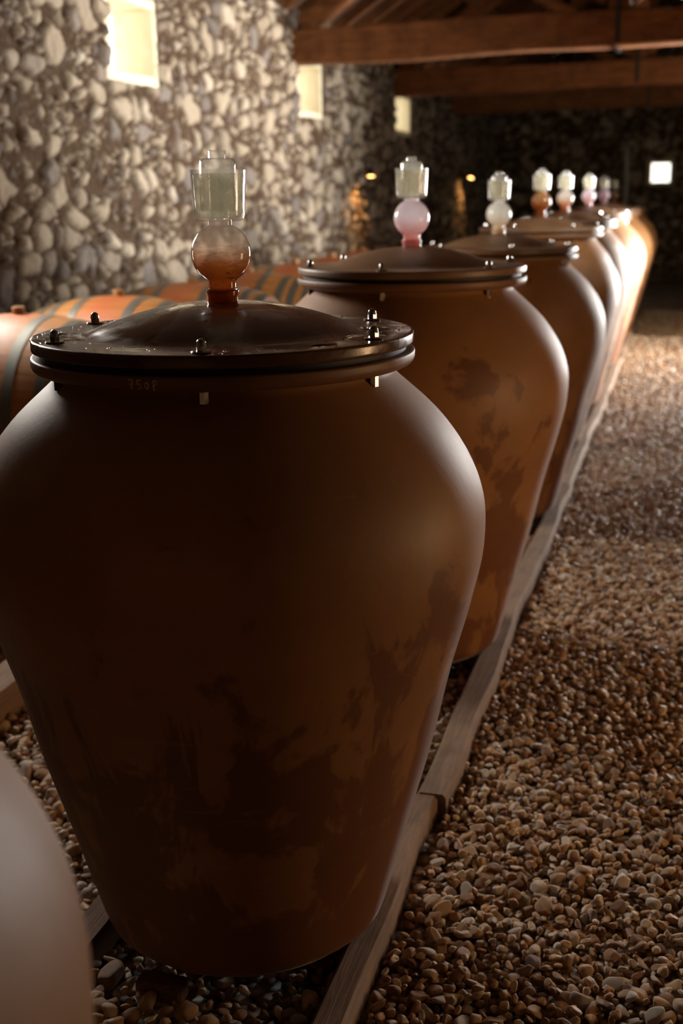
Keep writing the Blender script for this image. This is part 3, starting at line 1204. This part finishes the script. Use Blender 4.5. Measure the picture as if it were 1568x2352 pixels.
def spot_lamp(loc, aim, label, power, wall_x, size=.045, parts=True):
    root = empty('spot_lamp', loc)
    tag(root, label, 'lamp', 'small warm spot lamps')
    d = (Vector(aim) - Vector(loc)).normalized()
    R = d.to_track_quat('Z', 'Y').to_matrix().to_4x4()
    s = size
    MB().lathe([(0, -s * 2.6), (s * .55, -s * 2.5), (s * .75, -s * 1.6), (s * 1.1, -.2 * s), (s * 1.15, 0), (s * 1.05, 0), (s * 1.0, -s * .25), (0, -s * .25)], 32, R).build('housing', M['black_metal'], root, auto=40)
    MB().lathe([(0, -s * .14), (s * .98, -s * .14), (s * .98, -s * .20), (0, -s * .20)], 32, R).build('lamp_face', M['lamp_glow'], root)
    sg = 1 if wall_x > loc[0] else -1
    MB().tube([d * (-s * 1.5), Vector((sg * .06, 0, .02)) + d * (-s * 1.8), Vector((wall_x - loc[0], 0, .03))], .008, 8).build('bracket', M['black_metal'], root)
    l = bpy.data.lights.new('lamp_light', 'SPOT')
    l.energy = power
    l.color = (1.0, .50, .16)
    l.spot_size = math.radians(130)
    l.spot_blend = .6
    l.shadow_soft_size = s * .9
    lo = bpy.data.objects.new('lamp_light', l)
    COL.objects.link(lo)
    lo.location = Vector(loc) + d * .012
    lo.rotation_euler = d.to_track_quat('-Z', 'Y').to_euler()
    return root


spot_lamp((-3.80, 14.6, 1.90), (-3.72, 14.35, 1.0), 'small glowing spot lamp on the stone wall left of the pink airlock', 45, XL)
spot_lamp((-3.80, 21.7, 1.95), (-3.9, 21.2, 1.0), 'distant orange spot lamp glowing at the far left wall', 30, XL)

# steel post at the far end
mb = MB().lathe([(0, FLOOR), (.05, FLOOR), (.05, 2.4), (0, 2.4)], 24)
o = mb.build('steel_post', M['steel_dull'])
o.location = (-1.06, 21.2, 0)
tag(o, 'slim vertical steel post near the end wall, left of its small window', 'post')

# ------------------------------------------------------------------ gravel


def ico(sub):
    import bmesh
    bm = bmesh.new()
    bmesh.ops.create_icosphere(bm, subdivisions=sub, radius=1)
    v_ = np.array([x.co[:] for x in bm.verts])
    f_ = np.array([[q.index for q in x.verts] for x in bm.faces])
    bm.free()
    return v_, f_


def shapes(sub, n, seed):
    v_, f_ = ico(sub)
    r = np.random.default_rng(seed)
    out = []
    for _ in range(n):
        p = v_.copy()
        for k in range(8):
            d = r.normal(size=3)
            d /= np.linalg.norm(d)
            c = r.uniform(.35, .8)
            q = p @ d
            over = np.clip(q - c, 0, None)
            p = p - over[:, None] * d * r.uniform(.6, .95)   # worn facets
        for k in range(3):
            d = r.normal(size=3) * r.uniform(1, 2.2)
            p = p * (1 + .10 * np.sin(v_ @ d + r.uniform(0, 6)))[:, None]
        p = p * np.array([1, r.uniform(.62, .9), r.uniform(.42, .7)])
        out.append(p)
    return out, f_


def rotm(n, r, flat=.45):
    a = r.uniform(0, 2 * PI, n)
    tx = r.normal(0, flat, n)
    ty = r.normal(0, flat, n)
    ca, sa = np.cos(a), np.sin(a)
    Z = np.zeros((n, 3, 3))
    Z[:, 0, 0] = ca
    Z[:, 0, 1] = -sa
    Z[:, 1, 0] = sa
    Z[:, 1, 1] = ca
    Z[:, 2, 2] = 1
    X = np.zeros((n, 3, 3))
    X[:, 0, 0] = 1
    X[:, 1, 1] = np.cos(tx)
    X[:, 1, 2] = -np.sin(tx)
    X[:, 2, 1] = np.sin(tx)
    X[:, 2, 2] = np.cos(tx)
    Y = np.zeros((n, 3, 3))
    Y[:, 1, 1] = 1
    Y[:, 0, 0] = np.cos(ty)
    Y[:, 0, 2] = np.sin(ty)
    Y[:, 2, 0] = -np.sin(ty)
    Y[:, 2, 2] = np.cos(ty)
    return np.einsum('nij,njk,nkl->nil', X, Y, Z)


def field(x0, x1, y0, y1, sp, seed, z0, zj, smin, smax):
    r = np.random.default_rng(seed)
    gx = np.arange(x0, x1, sp)
    gy = np.arange(y0, y1, sp * .87)
    X, Y = np.meshgrid(gx, gy)
    X = X + (np.arange(len(gy)) % 2)[:, None] * sp / 2
    X = X.ravel() + r.uniform(-.33, .33, X.size) * sp
    Y = Y.ravel() + r.uniform(-.33, .33, Y.size) * sp
    s = smin + (smax - smin) * r.beta(1.2, 2.6, X.size)
    Zc = z0 + r.uniform(-zj, zj, X.size)
    k = (X > x0 + s * .5) & (X < x1 - s * .5)
    # keep clear of the amphora feet
    for (jy, *_r) in JARS:
        k &= ~((np.hypot(X + .95, Y - jy) < .335 + s * .6) & (Zc > -.075))
    return np.stack([X, Y, Zc], 1)[k], s[k], r


ACC = {1: [], 2: [], 3: []}
for (x0, x1, y0, y1, sp, z0, zj, smin, smax, sub, seed) in (
        # right of the edging: lower and upper course
        (-.585, .95, 1.1, 9.0, .030, -.078, .006, .013, .022, 1, 1),
        (-.585, .45, 1.1, 3.6, .0315, -.056, .010, .0115, .036, 3, 2),
        (.45, .95, 1.1, 3.6, .0315, -.056, .010, .0115, .036, 1, 12),
        (-.585, .45, 3.6, 5.6, .0315, -.056, .009, .0115, .034, 2, 3),
        (-.585, .95, 5.6, 9.0, .034, -.054, .009, .013, .034, 1, 4),
        (.45, .95, 3.6, 5.6, .034, -.054, .009, .013, .034, 1, 5),
        (-.585, .95, 9.0, 18.5, .050, -.060, .010, .022, .040, 1, 6),
        # between the rails
        (-1.25, -.67, 1.1, 8.0, .038, -.076, .006, .016, .026, 1, 7),
        (-1.25, -.67, 1.1, 4.4, .040, -.052, .010, .014, .046, 2, 8),
        (-1.25, -.67, 4.4, 8.0, .040, -.052, .010, .014, .040, 1, 9),
        # left path before the barrels
        (-2.17, -1.335, 1.1, 6.0, .036, -.058, .009, .015, .042, 2, 10),
        (-2.17, -1.335, 1.1, 6.0, .036, -.078, .005, .015, .024, 1, 11),
        (-1.37, -1.22, 1.1, 2.05, .036, -.058, .009, .015, .04, 2, 13)):
    C, s, r = field(x0, x1, y0, y1, sp, seed, z0, zj, smin, smax)
    R = rotm(len(C), r, .35)
    sh = r.integers(0, 14, len(C))
    tone = r.uniform(0, 1, len(C))
    upper = z0 > -.07
    ACC[sub].append((C, s, R, sh, tone, np.full(len(C), upper)))

SH = {k: shapes(k, 14, 90) for k in (1, 2, 3)}

# the 300 pebbles that show largest are things of their own
allC = []
for sub in (2, 3):
    for bi, (C, s, R, sh, tone, upf) in enumerate(ACC[sub]):
        d = C - np.array([0, 0, CAM_H])
        z = d @ np.array(fw)
        u = 784 + fpx * (d @ np.array(r2)) / z
        v_ = 1176 - fpx * (d @ np.array(u2)) / z
        ok = (u > 0) & (u < 1568) & (v_ > 0) & (v_ < 2352) & upf
        # hidden behind or under the two nearest jars
        for jy, jr in ((.60, .56), (2.383, .56)):
            pass
        area_ = np.where(ok, (s / z) ** 2, 0)
        # drop those the foreground jar hides (rough silhouette in plan)
        hid = (np.abs((C[:, 0] + .95)) < .33) & (C[:, 1] > 2.1)
        hid |= (C[:, 0] < -.95) & (u < 215) & (v_ > 1800)
        area_ = np.where(hid, 0, area_)
        for i in np.argsort(-area_)[:500]:
            if area_[i] > 0:
                allC.append((area_[i], sub, bi, i))
allC.sort(reverse=True)
picked = allC[:300]
pm = {}
taken = {}
for _, sub, bi, i in picked:
    taken.setdefault((sub, bi), set()).add(i)
    C, s, R, sh, tone, upf = ACC[sub][bi]
    k = int(sh[i])
    if k not in pm:
        vv, ff = SH[3][0][k], SH[3][1]
        me = bpy.data.meshes.new('pebble')
        me.from_pydata(vv.tolist(), [], ff.tolist())
        me.polygons.foreach_set('use_smooth', [True] * len(me.polygons))
        me.materials.append(M['pebble'])
        pm[k] = me
    o = bpy.data.objects.new('pebble', pm[k])
    COL.objects.link(o)
    mt = Matrix([list(map(float, row)) for row in R[i]]).to_4x4()
    o.matrix_world = Matrix.Translation(Vector(C[i].tolist())) @ mt @ Matrix.Scale(float(s[i]), 4)
    if C[i][0] > -.62:
        tag(o, 'tan river pebble lying on the gravel in front, right of the edging timber', 'pebble', 'pebbles in the gravel right of the row')
    else:
        tag(o, 'dim brown river pebble at the foot of the foreground amphora', 'pebble', 'pebbles at the foot of the foreground amphora')

for sub in (1, 2, 3):
    Vs, Fs, Ts = [], [], []
    off = 0
    base_v, ff = SH[sub]
    for bi, (C, s, R, sh, tone, upf) in enumerate(ACC[sub]):
        keep = np.ones(len(C), bool)
        for i in taken.get((sub, bi), ()):
            keep[i] = False
        for k in range(14):
            q = keep & (sh == k)
            n = int(q.sum())
            if n == 0:
                continue
            P = np.einsum('nij,vj->nvi', R[q], base_v[k]) * s[q][:, None, None] + C[q][:, None, :]
            nv = len(base_v[k])
            Vs.append(P.reshape(-1, 3))
            Fs.append((ff[None] + (np.arange(n) * nv)[:, None, None] + off).reshape(-1, 3))
            Ts.append(np.repeat(tone[q], nv))
            off += n * nv
    ACC[sub] = (np.concatenate(Vs), np.concatenate(Fs), np.concatenate(Ts))
off = 0
VV, FF, TT = [], [], []
for sub in (1, 2, 3):
    a, b_, c = ACC[sub]
    VV.append(a)
    FF.append(b_ + off)
    TT.append(c)
    off += len(a)
VV, FF, TT = np.concatenate(VV), np.concatenate(FF), np.concatenate(TT)
me = bpy.data.meshes.new('gravel')
me.vertices.add(len(VV))
me.vertices.foreach_set('co', VV.astype(np.float32).ravel())
me.loops.add(len(FF) * 3)
me.loops.foreach_set('vertex_index', FF.astype(np.int32).ravel())
me.polygons.add(len(FF))
me.polygons.foreach_set('loop_start', np.arange(0, len(FF) * 3, 3, dtype=np.int32))
me.update(calc_edges=True)
me.polygons.foreach_set('use_smooth', [True] * len(FF))
at = me.attributes.new('tone', 'FLOAT', 'POINT')
at.data.foreach_set('value', TT.astype(np.float32))
me.materials.append(M['gravel'])
o = bpy.data.objects.new('gravel', me)
COL.objects.link(o)
tag(o, 'brown and tan river gravel covering the cellar floor', 'gravel', kind='stuff')
